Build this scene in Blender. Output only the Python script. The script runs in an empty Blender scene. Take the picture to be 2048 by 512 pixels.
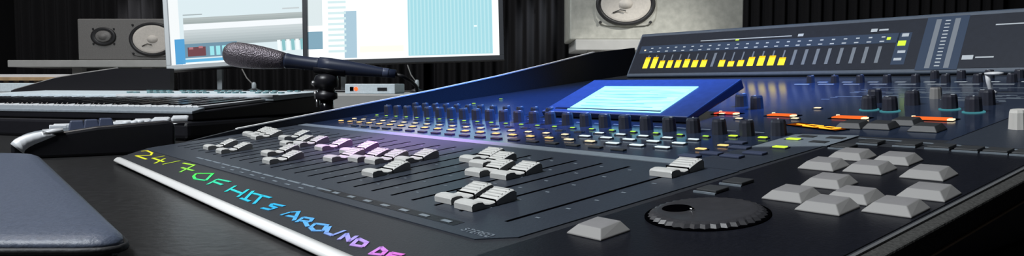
import bpy, bmesh, math, random
from mathutils import Vector, Matrix
random.seed(7)
S = bpy.context.scene
C = S.collection
# ---------------------------------------------------------------- camera frame
FPX, CX, CY = 1493.0, 1024.0, 256.0
TH = math.atan2(86.0, FPX)
ZC = 0.8205                     # eye height above the floor; desk top lies at 0.75
EYE = Vector((0, 0, ZC))
FWD = Vector((0, math.cos(TH), -math.sin(TH)))
UPV = Vector((0, math.sin(TH), math.cos(TH)))
RGT = Vector((1, 0, 0))
def ray(px, py):
    return RGT*(px-CX) + UPV*(CY-py) + FWD*FPX
def at(px, py, Y):
    """point of the room seen at a pixel, at distance Y in front of the eye"""
    d = ray(px, py)
    return EYE + d*(Y/d.y)
cam = bpy.data.cameras.new('camera'); cam.sensor_width = 36; cam.lens = 36*FPX/2048
cam.clip_start = .01
co = bpy.data.objects.new('camera', cam); C.objects.link(co)
co.location = EYE; co.rotation_euler = (math.pi/2-TH, 0, 0); S.camera = co
# ---------------------------------------------------------------- console frame (b to the right, a away from the operator, z normal to its top)
def camv(x, y, f): return (RGT*x + UPV*y + FWD*f).normalized()
DA = camv(2900-CX, CY+100, FPX)
DB = -camv(-180-CX, CY-170, FPX); DB = (DB-DA*DB.dot(DA)).normalized()
DN = DB.cross(DA).normalized()
H = 0.080
def conw(b, a, z):              # console mm -> world metres
    return EYE + DB*(b/1000) + DA*(a/1000) + DN*(z/1000-H)
def pan(px, py, z=0.0):         # pixel -> console mm on its top panel
    d = ray(px, py); t = -(H-z/1000)/DN.dot(d); X = d*t
    return (X.dot(DB)*1000, X.dot(DA)*1000)
DESK = 0.75

# ---------------------------------------------------------------- materials
def new_mat(name):
    m = bpy.data.materials.new(name); m.use_nodes = True
    nt = m.node_tree; nt.nodes.clear()
    o = nt.nodes.new('ShaderNodeOutputMaterial'); return m, nt, o
def mat(name, col, rough=.5, metal=0, bump=0, scale=200, var=.0, spec=.5, coat=0):
    m, nt, o = new_mat(name); N = nt.nodes; L = nt.links
    p = N.new('ShaderNodeBsdfPrincipled'); L.new(p.outputs[0], o.inputs[0])
    p.inputs['Roughness'].default_value = rough; p.inputs['Metallic'].default_value = metal
    p.inputs['Specular IOR Level'].default_value = spec
    p.inputs['Coat Weight'].default_value = coat
    tc = N.new('ShaderNodeTexCoord'); nz = N.new('ShaderNodeTexNoise')
    nz.inputs['Scale'].default_value = scale; nz.inputs['Detail'].default_value = 4
    L.new(tc.outputs['Object'], nz.inputs['Vector'])
    r = N.new('ShaderNodeValToRGB'); c = Vector(col)
    lo = [max(0, x*(1-var)) for x in c]; hi = [min(1, x*(1+var)) for x in c]
    r.color_ramp.elements[0].position = .3; r.color_ramp.elements[1].position = .7
    r.color_ramp.elements[0].color = (*lo, 1); r.color_ramp.elements[1].color = (*hi, 1)
    L.new(nz.outputs['Fac'], r.inputs[0]); L.new(r.outputs[0], p.inputs['Base Color'])
    if bump:
        b = N.new('ShaderNodeBump'); b.inputs['Strength'].default_value = bump; b.inputs['Distance'].default_value = .001
        L.new(nz.outputs['Fac'], b.inputs['Height']); L.new(b.outputs[0], p.inputs['Normal'])
    return m
def emit(name, col, strength=1.0):
    m, nt, o = new_mat(name)
    e = nt.nodes.new('ShaderNodeEmission'); e.inputs[0].default_value = (*col, 1); e.inputs[1].default_value = strength
    nt.links.new(e.outputs[0], o.inputs[0]); return m
def emit_noise(name, c0, c1, scale, strength, stretch=(1, 1, 1)):
    m, nt, o = new_mat(name); N = nt.nodes; L = nt.links
    tc = N.new('ShaderNodeTexCoord'); mp = N.new('ShaderNodeMapping'); mp.inputs['Scale'].default_value = stretch
    nz = N.new('ShaderNodeTexNoise'); nz.inputs['Scale'].default_value = scale
    r = N.new('ShaderNodeValToRGB'); r.color_ramp.elements[0].color = (*c0, 1); r.color_ramp.elements[1].color = (*c1, 1)
    r.color_ramp.elements[0].position = .35; r.color_ramp.elements[1].position = .65
    e = N.new('ShaderNodeEmission'); e.inputs[1].default_value = strength
    L.new(tc.outputs['Object'], mp.inputs[0]); L.new(mp.outputs[0], nz.inputs['Vector']); L.new(nz.outputs['Fac'], r.inputs[0])
    L.new(r.outputs[0], e.inputs[0]); L.new(e.outputs[0], o.inputs[0]); return m

M = {}
M['console'] = mat('console_paint', (.022, .025, .033), .42, bump=.15, scale=900, var=.15, spec=.3)
M['apron'] = mat('apron_paint', (.034, .037, .044), .42, bump=.15, scale=900, var=.15, spec=.4)
M['plate'] = mat('fader_plate_paint', (.038, .047, .064), .40, bump=.1, scale=900, var=.12, spec=.35)
M['strip'] = mat('grey_strip_paint', (.22, .26, .30), .35, var=.1)
M['navy'] = mat('navy_panel_paint', (.022, .034, .066), .16, bump=.02, scale=300, var=.15, spec=.5)
M['black'] = mat('black_panel_paint', (.009, .010, .015), .38, bump=.12, scale=900, var=.2, spec=.3)
M['slot'] = mat('slot_black', (.001, .001, .0015), .9, spec=.0)
M['trim'] = mat('trim_highlight_white', (.95, .95, .94), .35, metal=.0)  # white paints in the highlight on the front and cheek edges
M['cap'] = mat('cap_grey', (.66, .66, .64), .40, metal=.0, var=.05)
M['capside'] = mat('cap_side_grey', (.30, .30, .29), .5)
M['sidetrim'] = mat('side_trim_paint', (.060, .060, .058), .6, bump=.5, scale=700, var=.3, spec=.2)
M['edgeline'] = mat('edge_highlight_grey', (.12, .125, .13), .5)  # grey of the painted highlight on the right panel edge
M['print'] = mat('white_print', (.55, .60, .64), .6)
M['dimprint'] = mat('dim_print', (.20, .24, .28), .6)
M['knob'] = mat('knob_rubber', (.035, .038, .055), .42, var=.1)
M['knobring'] = mat('knob_side_grey', (.16, .17, .20), .4)
M['whiteknob'] = mat('white_knob', (.72, .70, .66), .4)
M['key'] = mat('key_grey', (.26, .255, .26), .5, bump=.05, var=.05)
M['keyside'] = mat('key_side', (.29, .285, .28), .55)
M['darkkey'] = mat('dark_key', (.045, .048, .052), .45)
M['jog'] = mat('jog_rubber', (.040, .040, .045), .40, bump=.1, var=.1, spec=.35)
M['chrome'] = mat('chrome', (.85, .85, .85), .15, metal=1)
M['bridge'] = mat('bridge_panel', (.014, .019, .032), .5, var=.1, spec=.15)
M['bridgeframe'] = mat('bridge_frame', (.075, .10, .14), .45, var=.08, spec=.3)
M['bridgeblue'] = mat('bridge_blue_print', (.035, .06, .11), .5, spec=.15)
M['bar'] = mat('unlit_bar', (.16, .19, .23), .5)
M['pod'] = mat('pod_plastic', (.030, .050, .12), .38, var=.1)
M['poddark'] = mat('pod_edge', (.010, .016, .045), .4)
M['shelf'] = mat('shelf_laminate', (.42, .42, .41), .5, var=.06, scale=30)
M['speaker'] = mat('speaker_grey', (.17, .165, .16), .6, bump=.2, scale=300, var=.12)
M['speakerlight'] = mat('speaker_veneer', (.42, .42, .38), .5, bump=.25, scale=60, var=.15)
M['cone'] = mat('paper_cone', (.62, .58, .53), .7, bump=.1, var=.06)
M['rubber'] = mat('black_rubber', (.018, .018, .02), .5)
M['plastic'] = mat('black_plastic', (.014, .014, .018), .38, var=.1)
M['gloss'] = mat('gloss_black', (.006, .006, .008), .15)
M['bezel'] = mat('monitor_bezel', (.045, .05, .06), .35)
M['bezellight'] = mat('monitor_bezel_pale', (.42, .47, .50), .35)
M['mic'] = mat('mic_body', (.022, .030, .060), .42, spec=.35)
M['steel'] = mat('steel', (.45, .45, .46), .3, metal=.9)
M['whitekey'] = mat('white_piano_key', (.80, .82, .85), .35)
M['kbsilver'] = mat('keyboard_silver', (.30, .34, .38), .4, var=.1)
M['kblight'] = mat('keyboard_light', (.72, .82, .88), .45, var=.08)
M['tan'] = mat('tan_wood', (.50, .34, .19), .5, var=.2, scale=40)
M['leather'] = mat('grey_leather', (.085, .105, .155), .46, bump=.35, scale=420, var=.12)
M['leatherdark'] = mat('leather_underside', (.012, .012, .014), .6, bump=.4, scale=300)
M['wood'] = mat('dark_desk_wood', (.022, .022, .023), .30, bump=.18, scale=160, var=.35)
M['curtain'] = mat('black_curtain', (.026, .025, .028), .9, bump=.2, scale=300, var=.2)
M['wallp'] = mat('dark_wall', (.02, .02, .024), .9, bump=.2, scale=30)
M['carpet'] = mat('dark_carpet', (.015, .015, .018), .95, bump=.6, scale=400, var=.3)
M['blueplastic'] = mat('blue_grey_button', (.06, .075, .13), .4)
M['teal'] = mat('teal_print', (.12, .25, .27), .5)
M['amber'] = emit('amber_led', (1.0, .58, .20), 1.6)
M['amberw'] = emit('pale_amber_led', (1.0, .80, .52), 1.3)
M['white_led'] = emit('pale_led', (.75, .90, 1.0), 1.2)
M['green'] = emit('green_led', (.50, .95, .10), 1.0)
M['limegreen'] = emit('lime_led', (.62, .95, .06), 1.3)
M['orangebar'] = emit('orange_window', (1.0, .17, .03), 1.0)
M['redbar'] = emit('red_window', (1.0, .10, .06), .8)
M['digit'] = emit('amber_digit', (1.0, .42, .03), 1.9)
M['digitback'] = emit('amber_digit_back', (.30, .06, .004), .8)
M['yellow'] = emit('yellow_segment', (1.0, .80, .05), 1.5)
M['yorange'] = emit('orange_segment', (1.0, .60, .02), 1.2)
M['tealglow'] = emit('teal_ring_light', (.12, .50, .58), .45)
M['lcd'] = emit_noise('lcd_backlight', (.26, .72, 1.0), (.42, .90, 1.0), 30, 1.7, (1, 8, 1))
M['lcdedge'] = emit('lcd_edge', (.30, .85, 1.0), 1.9)
M['lcdline'] = emit('lcd_text', (.16, .52, .95), 1.35)
M['redled'] = emit('red_led', (1.0, .12, .03), 2.0)

# ---------------------------------------------------------------- mesh builder
class MB:
    def __init__(s, *mats):
        s.v = []; s.f = []; s.mi = []; s.sm = []; s.mats = list(mats) or []; s.cur = 0; s.smooth = False
    def m(s, mt):
        if mt not in s.mats: s.mats.append(mt)
        s.cur = s.mats.index(mt); return s
    def face(s, idx, sm=None):
        s.f.append(tuple(idx)); s.mi.append(s.cur); s.sm.append(s.smooth if sm is None else sm)
    def add(s, pts):
        i = len(s.v); s.v += [tuple(p) for p in pts]; return i
    def hexa(s, lo, hi):            # lo, hi: 4 points each, counter-clockwise from above
        i = s.add(list(lo)+list(hi))
        for q in ((3,2,1,0),(4,5,6,7),(0,1,5,4),(1,2,6,5),(2,3,7,6),(3,0,4,7)): s.face([i+k for k in q], False)
        return s
    def box(s, x0, x1, y0, y1, z0, z1):
        return s.hexa([(x0,y0,z0),(x1,y0,z0),(x1,y1,z0),(x0,y1,z0)], [(x0,y0,z1),(x1,y0,z1),(x1,y1,z1),(x0,y1,z1)])
    def poly(s, pts, z0, z1):       # flat polygon (ccw) extruded in z
        n = len(pts); i = s.add([(x,y,z0) for x,y in pts]+[(x,y,z1) for x,y in pts])
        s.face([i+k for k in reversed(range(n))], False); s.face([i+n+k for k in range(n)], False)
        for k in range(n):
            j = (k+1) % n; s.face([i+k, i+j, i+n+j, i+n+k], False)
        return s
    def lathe(s, prof, n=24, c=(0,0,0), ax=None, sx=1, sy=1, smooth=True):
        """profile of (radius, height) turned round z at c (or mapped through matrix ax)"""
        rings = []
        for r, h in prof:
            pts = []
            for k in range(n):
                t = 2*math.pi*k/n
                p = Vector((r*math.cos(t)*sx, r*math.sin(t)*sy, h))
                if ax is not None: p = ax @ p
                pts.append(p+Vector(c))
            rings.append(s.add(pts))
        for a, b in zip(rings, rings[1:]):
            for k in range(n):
                j = (k+1) % n; s.face([a+k, a+j, b+j, b+k], smooth)
        s.face([rings[0]+k for k in reversed(range(n))], False)
        s.face([rings[-1]+k for k in range(n)], False)
        return s
    def tube(s, pts, r, n=8):
        pts = [Vector(p) for p in pts]; rings = []
        for i, p in enumerate(pts):
            d = (pts[min(i+1, len(pts)-1)]-pts[max(i-1, 0)]).normalized()
            u = d.cross(Vector((0,0,1)))
            if u.length < 1e-4: u = d.cross(Vector((0,1,0)))
            u.normalize(); w = d.cross(u)
            rr = r[i] if isinstance(r, (list, tuple)) else r
            rings.append(s.add([p+u*math.cos(2*math.pi*k/n)*rr+w*math.sin(2*math.pi*k/n)*rr for k in range(n)]))
        for a, b in zip(rings, rings[1:]):
            for k in range(n):
                j = (k+1) % n; s.face([a+j, a+k, b+k, b+j], True)
        s.face([rings[0]+k for k in range(n)], False); s.face([rings[-1]+k for k in reversed(range(n))], False)
        return s
    def loft(s, secs, smooth=False):   # list of equal-length closed sections
        n = len(secs[0]); R = [s.add(q) for q in secs]
        for a, b in zip(R, R[1:]):
            for k in range(n):
                j = (k+1) % n; s.face([a+k, a+j, b+j, b+k], smooth)
        s.face([R[0]+k for k in reversed(range(n))], False); s.face([R[-1]+k for k in range(n)], False)
        return s
    def mesh(s, name):
        me = bpy.data.meshes.new(name); me.from_pydata(s.v, [], s.f)
        for mt in s.mats: me.materials.append(mt)
        for p, i, sm in zip(me.polygons, s.mi, s.sm): p.material_index = i; p.use_smooth = sm
        bm = bmesh.new(); bm.from_mesh(me); bmesh.ops.recalc_face_normals(bm, faces=bm.faces); bm.to_mesh(me); bm.free()
        me.update(); return me
    def obj(s, name, parent=None, bevel=0, seg=2, loc=None):
        o = bpy.data.objects.new(name, s.mesh(name)); C.objects.link(o)
        if parent: o.parent = parent
        if loc is not None: o.location = loc
        if bevel:
            b = o.modifiers.new('bevel', 'BEVEL'); b.width = bevel; b.segments = seg; b.limit_method = 'ANGLE'; b.angle_limit = math.radians(35)
        return o
def tag(o, label, cat, group=None, kind=None):
    if label: o['label'] = label
    if cat: o['category'] = cat
    if group: o['group'] = group
    if kind: o['kind'] = kind
    return o
def empty(name, loc, label, cat, group=None, mw=None):
    o = bpy.data.objects.new(name, None); C.objects.link(o); o.empty_display_size = .05
    if mw is not None: o.matrix_world = mw
    else: o.location = loc
    return tag(o, label, cat, group)
def dup(src, parent, loc, rot=None):
    o = src.copy(); C.objects.link(o); o.parent = parent; o.location = loc
    if rot is not None: o.rotation_euler = rot
    for ch in src.children:
        c = ch.copy(); C.objects.link(c); c.parent = o
    return o

# ================================================================ THE ROOM
def structure(o, label=None):
    o['kind'] = 'structure'
    if label: o['label'] = label
    return o
structure(MB(M['carpet']).box(-2.6, 2.6, -2.0, 4.0, -.05, 0).obj('floor'))
structure(MB(M['wallp']).box(-2.6, 2.6, -2.0, 4.0, 2.6, 2.65).obj('ceiling'))
structure(MB(M['wallp']).box(-2.6, 2.6, 4.0, 4.1, 0, 2.6).obj('wall_back'))
structure(MB(M['wallp']).box(-2.7, -2.6, -2.0, 4.0, 0, 2.6).obj('wall_left'))
structure(MB(M['wallp']).box(2.6, 2.7, -2.0, 4.0, 0, 2.6).obj('wall_right'))
structure(MB(M['wallp']).box(-2.6, 2.6, -2.1, -2.0, 0, 2.6).obj('wall_front'))
# pleated black curtain in front of the back wall
def curtain(x0, x1, y, label, period, amp):
    mb = MB(M['curtain']); mb.smooth = True
    n = int((x1-x0)/period*10); front = []; back = []
    for i in range(n+1):
        x = x0+(x1-x0)*i/n; ph = 2*math.pi*(x-x0)/period
        yy = y+amp*math.sin(ph)+amp*.35*math.sin(ph*.37+1)
        front.append((x, yy-.004)); back.append((x, yy+.004))
    zs = (.03, 1.2, 2.45)
    R = [[mb.add([(p[0], p[1], z) for p in side]) for z in zs] for side in (front, back)]
    for side in R:
        for a, b in zip(side, side[1:]):
            for i in range(n): mb.face([a+i, a+i+1, b+i+1, b+i], True)
    for e in (0, n):
        for j in range(2): mb.face([R[0][j]+e, R[1][j]+e, R[1][j+1]+e, R[0][j+1]+e], False)
    for j in (0, 2):
        for i in range(n): mb.face([R[0][j]+i, R[0][j]+i+1, R[1][j]+i+1, R[1][j]+i], False)
    root = empty('curtain', (0, 0, 0), label, 'curtain')
    root.location = ((x0+x1)/2, y, 0)
    o = mb.obj('curtain_cloth', root); o.matrix_parent_inverse = Matrix.Translation((-(x0+x1)/2, -y, 0))
    r = MB(M['plastic']).tube([(x0, y, 2.47), (x1, y, 2.47)], .016, 10).obj('curtain_rail', root)
    r.matrix_parent_inverse = Matrix.Translation((-(x0+x1)/2, -y, 0))
    for x in (x0+.1, x1-.1):
        k = MB(M['plastic']).box(x-.01, x+.01, y, 3.999, 2.46, 2.48).obj('rail_bracket', root)
        k.matrix_parent_inverse = Matrix.Translation((-(x0+x1)/2, -y, 0))
    return root
curtain(-2.55, -.45, 3.85, 'black pleated curtain behind the small left speaker and left monitor', .062, .022)
curtain(-.40, 2.5, 3.85, 'black pleated curtain behind the right monitor and large right speaker', .062, .022)

# ================================================================ DESKS
def ground(b, a):               # console plan coordinates (m, horizontal) -> world x, y
    ah = Vector((DA.x, DA.y)).normalized(); bh = Vector((DB.x, DB.y)).normalized()
    return bh*b+ah*a
desk = empty('mixing_desk_table', (-.5, .5, 0), 'dark wood studio table carrying the mixing console', 'table')
def child_world(o, parent):
    o.parent = parent; o.matrix_parent_inverse = Matrix.Translation(-parent.location); return o
def line_at_y(a, y):
    p = ground(0, a); d = ground(-1, 0); t = (y-p.y)/d.y; return p+d*t
P = [ground(-.098, -.40), ground(-.098, .92), line_at_y(.92, 1.46), Vector((-1.55, 1.46)), Vector((-1.55, 1.22))]
child_world(MB(M['wood']).poly([(p.x, p.y) for p in P], DESK-.035, DESK).obj('tabletop', None, .003), desk)
for p in [ground(-.16, -.32), ground(-.16, .85), (-.20, 1.38), (-1.48, 1.38), (-1.45, 1.24)]:
    child_world(MB(M['plastic']).box(p[0]-.025, p[0]+.025, p[1]-.025, p[1]+.025, 0, DESK-.035).obj('leg', None, .003), desk)
RZ = ZC-.0185
rear = empty('rear_desk', (-.3, 1.9, 0), 'pale rear desk holding the two monitors and the speaker shelves', 'desk')
child_world(MB(M['shelf']).box(-1.9, .95, 1.50, 2.55, RZ-.03, RZ).obj('desktop', None, .003), rear)
for x, y in [(-1.85, 1.55), (.90, 1.55), (-1.85, 2.5), (.90, 2.5)]:
    child_world(MB(M['plastic']).box(x-.03, x+.03, y-.03, y+.03, 0, RZ-.03).obj('leg', None, .003), rear)

# ================================================================ THE MIXING CONSOLE
B0, A0 = -450.0, 480.0
def floor_z(b, a):              # console z (mm) at which the table top lies under (b, a)
    w0 = conw(b, a, 0); return (DESK-w0.z)/DN.z*1000
Z0 = floor_z(B0, A0)
mw = Matrix.Identity(4)
for i in range(3): mw[i][0] = DB[i]; mw[i][1] = DA[i]; mw[i][2] = DN[i]
mw.translation = conw(B0, A0, Z0)
con = empty('mixing_console', None, 'large black digital mixing console with silver faders, blue screen and meter bridge', 'mixing console', mw=mw)
def K(b, a, z=0): return Vector(((b-B0)/1000, (a-A0)/1000, (z-Z0)/1000))
def kbox(mb, b0, b1, a0, a1, z0, z1):
    p, q = K(b0, a0, z0), K(b1, a1, z1); return mb.box(p.x, q.x, p.y, q.y, p.z, q.z)
def kpoly(mb, pts, z0, z1):
    return mb.poly([tuple(K(b, a)[:2]) for b, a in pts], K(0,0,z0).z, K(0,0,z1).z)
def afront(b): return 120+(-b-300)*.028
# body: wedge standing level on the table
mb = MB(M['apron'], M['console'])
top = [(-780, 168), (-738, afront(-738)+2), (-115, afront(-115)+2), (-115, 872), (-780, 872)]
mb.loft([[K(b, a, 0)+Vector((0, 0, (floor_z(b, a)+.4)/1000)) for b, a in top], [K(b, a, 0) for b, a in top]])
body = mb.obj('body', con, .0012)
# front trim (half-round strip), its edge highlight put into the white colour
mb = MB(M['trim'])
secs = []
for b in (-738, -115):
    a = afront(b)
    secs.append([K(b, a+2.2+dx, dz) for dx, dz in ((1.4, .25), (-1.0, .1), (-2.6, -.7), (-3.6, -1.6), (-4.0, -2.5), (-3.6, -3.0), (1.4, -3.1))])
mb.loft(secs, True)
o = mb.obj('front_trim', con); o['label'] = 'trim strip along the front edge, its highlight painted white'
# left cheek
prof = [(205, 0), (256, 5), (373, 10.5), (498, 17), (605, 24), (700, 32), (785, 40), (872, 40)]
mb = MB(M['console'])
secs = [[K(b, a, z) for a, z in prof]+[K(b, 872, floor_z(b, 872)+.5), K(b, 205, floor_z(b, 205)+.5)] for b in (-786, -780.2)]
mb.loft(secs); mb.obj('side_cheek', con)
mb = MB(M['trim'])  # highlight on the cheek's top edge, painted as white strips
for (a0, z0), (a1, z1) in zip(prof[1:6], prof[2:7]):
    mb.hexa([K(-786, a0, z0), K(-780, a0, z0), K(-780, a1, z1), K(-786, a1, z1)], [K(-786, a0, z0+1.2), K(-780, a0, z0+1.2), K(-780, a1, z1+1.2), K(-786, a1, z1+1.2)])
mb.obj('cheek_edge', con)['label'] = 'thin edge on top of the left side cheek, its highlight painted white'
# right cheek trim
mb = MB(M['sidetrim']); mb.loft([[K(b, 117, -2.9), K(b, 172, -9), K(b, 872, -9), K(b, 872, -.2), K(b, 117, -.2)] for b in (-114.9, -108)]); mb.obj('side_trim', con, .0008)
mb = MB(M['tan']); mb.loft([[K(b, 176, -9.4), K(b, 872, -9.4), K(b, 872, -8.6), K(b, 176, -8.6)] for b in (-109, -107.4)]); mb.obj('lower_edge', con)['label'] = 'thin tan edge below the right side trim'
mb = MB(M['edgeline']); kbox(mb, -115.4, -113.9, 114, 860, -.1, .55); mb.obj('edge_highlight', con)  # edge highlight painted as a thin grey line
# plates
mb = MB(M['plate']); kpoly(mb, [(-776, 172), (-768, 164), (-237, 164), (-224, 176), (-221, 319), (-777, 319)], 0, .5)
plate = mb.obj('fader_plate', con)
mb = MB(M['strip']); kpoly(mb, [(-777, 320), (-262, 320), (-262, 330), (-777, 330)], 0, .7); mb.obj('dividing_strip', con)['label'] = 'pale grey strip between the fader bank and the buttons'
mb = MB(M['navy']); kpoly(mb, [(-777, 331), (-260, 331), (-254, 436), (-168, 440), (-168, 790), (-777, 790)], 0, .45)
mb.m(M['print'])
for k in range(8):
    kbox(mb, -409+26.3*k, -399+26.3*k, 735, 739, .45, .65); kbox(mb, -424+26.3*k, -408+26.3*k, 716, 718.5, .45, .65)
mb.m(M['dimprint'])
for a in (690, 655, 622): kbox(mb, -330, -172, a, a+1.2, .45, .6)
rr = random.Random(3)
for k in range(60):
    b = rr.uniform(-335, -180); a = rr.uniform(595, 690); kbox(mb, b, b+rr.uniform(4, 9), a, a+1.4, .45, .6)
for b in [-281-21.2*k for k in range(23)]: kbox(mb, b-4, b+4, 429, 430.5, .45, .6)
mb.obj('channel_panel', con)
mb = MB(M['plate']); kpoly(mb, [(-261, 320), (-222, 320), (-218, 435), (-253, 435)], 0, .48); mb.obj('monitor_panel', con)
mb = MB(M['black']); kpoly(mb, [(-219, 118), (-117, 115), (-117, 408), (-216, 408)], 0, .4); mb.obj('control_panel', con)
mb = MB(M['plate']); kpoly(mb, [(-167, 428), (-117, 424), (-117, 700), (-167, 700)], 0, .5); mb.obj('talkback_panel', con)
mb = MB(M['strip']); kpoly(mb, [(-214, 428.5), (-118, 420), (-118, 421.2), (-214, 429.7)], .3, .7); mb.obj('panel_line', con)
# slots
CH = [-281-21.2*k for k in range(23)]
for b in CH+[-247]:
    mb = MB(M['slot']); kbox(mb, b-1.1, b+1.1, 188, 303, .42, .62); mb.obj('fader_slot', con)
# printed scale beside the slots
mb = MB(M['dimprint'])
for b in CH+[-247]:
    for a in (200, 218, 236, 254, 276, 296):
        kbox(mb, b+5.5, b+8.2, a-.5, a+.5, .45, .58)
mb.obj('scale_print', con)
# label strip in front of the faders
mb = MB(M['black']); kbox(mb, -398, -262, 171, 177, .45, .6)
mb.m(M['strip'])
for k in range(7): kbox(mb, -384+21.2*k*.86, -377+21.2*k*.86, 172.6, 175, .55, .72)
mb.m(M['dimprint'])
for k in range(12): kbox(mb, -640+21.2*k, -622+21.2*k, 173.5, 175.4, .45, .62)
for k in range(8): kbox(mb, -560+20*k, -553+20*k, 168, 169.4, .45, .62)
mb.obj('label_strip', con)
mb = MB(M['dimprint'])
x = -253
STEREO = {'S':[[(1,.9),(.2,1),(0,.75),(1,.35),(.8,0),(0,.1)]], 'T':[[(0,1),(1,1)],[(.5,1),(.5,0)]], 'E':[[(1,1),(0,1),(0,0),(1,0)],[(0,.5),(.8,.5)]], 'R':[[(0,0),(0,1),(1,.9),(.9,.55),(0,.5)],[(.5,.5),(1,0)]], 'O':[[(0,0),(0,1),(1,1),(1,0),(0,0)]]}
for ch in 'STEREO':
    for st in STEREO[ch]:
        for p, q in zip(st, st[1:]):
            u = Vector((q[0]-p[0], q[1]-p[1])); 
            A = Vector((x+p[0]*2.2, 168.5+p[1]*3.6)); Bq = Vector((x+q[0]*2.2, 168.5+q[1]*3.6)); nn = (Bq-A).normalized(); nn = Vector((-nn.y, nn.x))*.3
            mb.hexa([K(*(A-nn), .45), K(*(Bq-nn), .45), K(*(Bq+nn), .45), K(*(A+nn), .45)], [K(*(A-nn), .65), K(*(Bq-nn), .65), K(*(Bq+nn), .65), K(*(A+nn), .65)])
    x += 3.3
mb.obj('master_print', con)
# fader caps: low, long, scooped
def cap_mesh():
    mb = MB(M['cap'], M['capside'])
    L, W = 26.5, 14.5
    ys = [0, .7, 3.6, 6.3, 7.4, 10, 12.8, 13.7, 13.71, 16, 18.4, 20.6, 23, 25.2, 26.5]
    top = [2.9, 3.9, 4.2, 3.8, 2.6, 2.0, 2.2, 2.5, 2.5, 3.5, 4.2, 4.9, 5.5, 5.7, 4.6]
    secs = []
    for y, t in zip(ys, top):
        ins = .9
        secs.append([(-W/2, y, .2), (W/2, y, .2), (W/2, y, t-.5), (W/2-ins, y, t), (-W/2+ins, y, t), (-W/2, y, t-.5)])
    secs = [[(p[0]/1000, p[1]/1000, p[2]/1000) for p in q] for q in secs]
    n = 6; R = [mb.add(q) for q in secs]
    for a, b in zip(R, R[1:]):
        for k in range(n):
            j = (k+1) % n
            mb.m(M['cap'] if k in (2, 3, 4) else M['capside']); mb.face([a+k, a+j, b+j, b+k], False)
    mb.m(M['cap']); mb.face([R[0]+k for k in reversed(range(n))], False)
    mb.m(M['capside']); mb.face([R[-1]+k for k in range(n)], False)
    # grip ribs on the raised rear half and the seam at the middle
    mb.m(M['cap'])
    for y in (16.5, 18.9, 21.2, 23.4):
        z = 3.62+(y-16.5)*.29
        mb.box(-W/2000+.0012, W/2000-.0012, y/1000-.0004, y/1000+.0004, z/1000-.0003, z/1000+.00045)
    return mb
cap0 = cap_mesh().obj('fader_cap', con)
ln = MB(M['slot']).box(-.0074, .0074, .0135, .0140, .0004, .0031).obj('index_line', cap0)
caps_px = [(406.7,292),(431,299),(479,264.6),(491.7,268),(504.4,272.5),(559.8,273.8),(560.3,284.4),(592.8,287),(521,303.5),(521,317.5),(634,293),(681.8,299.4),(647.7,313.8),(696.5,313.8),(732.6,318),(797.6,318),(728.2,342.5),(924.7,314.9),(954.6,325.8),(943,342.4),(996,348),(878,393),(914.7,405.5)]
ps = sorted([pan(x, y, 3.6) for x, y in caps_px], reverse=True)
for i, (b, a) in enumerate(ps):
    loc = K(CH[i], a, .5)
    if i == 0: cap0.location = loc
    else: dup(cap0, con, loc)
m = dup(cap0, con, K(-247, 289, .5)); m['label'] = 'master fader cap standing alone near the top of its slot'
# knobs
def knob_mesh(r, h, n=22, side=None):
    mb = MB(M['knob'], M['knobring']); side = side or M['knob']
    mb.m(side)
    r0 = []
    prof = [(r*1.0, 0), (r*.97, h*.25), (r*.9, h*.86), (r*.80, h)]
    rings = []
    for rr, hh in prof:
        rings.append(mb.add([((rr*(1+(.035 if k % 2 else -.02)))*math.cos(2*math.pi*k/n)/1000, (rr*(1+(.035 if k % 2 else -.02)))*math.sin(2*math.pi*k/n)/1000, hh/1000) for k in range(n)]))
    for a, b in zip(rings, rings[1:]):
        for k in range(n):
            j = (k+1) % n; mb.face([a+k, a+j, b+j, b+k], False)
    mb.m(M['knob'] if side != M['whiteknob'] else side)
    mb.face([rings[-1]+k for k in range(n)], False); mb.face([rings[0]+k for k in reversed(range(n))], False)
    return mb
def add_knob(proto, b, a, z=.45, rot=0):
    if proto.get('used') is None:
        proto['used'] = 1; proto.location = K(b, a, z); proto.rotation_euler = (0, 0, rot); return proto
    return dup(proto, con, K(b, a, z), (0, 0, rot))
def make_knob(name, r, h, side=None, line=True):
    k = knob_mesh(r, h, side=side).obj(name, con)
    if line: MB(M['print']).box(-.0005, .0005, r*.25/1000, r*.78/1000, h/1000-.0001, h/1000+.0003).obj('pointer', k)
    return k
kc = make_knob('channel_knob', 5.0, 10)
for i, b in enumerate(CH): add_knob(kc, b, 416, rot=random.uniform(-2, 2))
add_knob(kc, -263, 424, rot=.6)
ks = make_knob('gain_knob', 4.2, 8.5)
for b in CH[11:]: add_knob(ks, b+4, 450, rot=random.uniform(-2, 2))
kt = make_knob('trim_knob', 4.0, 7.5)
for k in range(11): add_knob(kt, -415+26.3*k, 733, rot=random.uniform(-2, 2))
for k in range(6): add_knob(kt, -307+23.6*k, 768, rot=random.uniform(-2, 2))
kb_ = make_knob('encoder_knob', 5.3, 10.5)
for b, a in [(-374, 548), (-352, 537), (-279, 587), (-247, 578), (-214, 559), (-264, 546), (-247, 542), (-195, 548), (-200, 586)]:
    add_knob(kb_, b, a, rot=random.uniform(-2, 2))
rings = None
for b, a in [(-264, 546), (-247, 542), (-214, 559), (-195, 548)]:
    mb = MB(M['tealglow']); mb.lathe([(6.9/1000, 0), (6.9/1000, .0006), (5.6/1000, .0008)], 20); mb.obj('ring_light', con, loc=K(b, a, .4))['label'] = 'glowing teal ring under an encoder knob'
kw = make_knob('white_knob', 5.2, 11, side=M['whiteknob'], line=False); kw['label'] = 'fluted white knob at the right edge'
kw.location = K(-150, 487, .5)
kg = make_knob('grey_knob', 4.4, 9, side=M['keyside'], line=False); kg['label'] = 'pale grey knob'; kg.location = K(-246, 617, .45)
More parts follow.
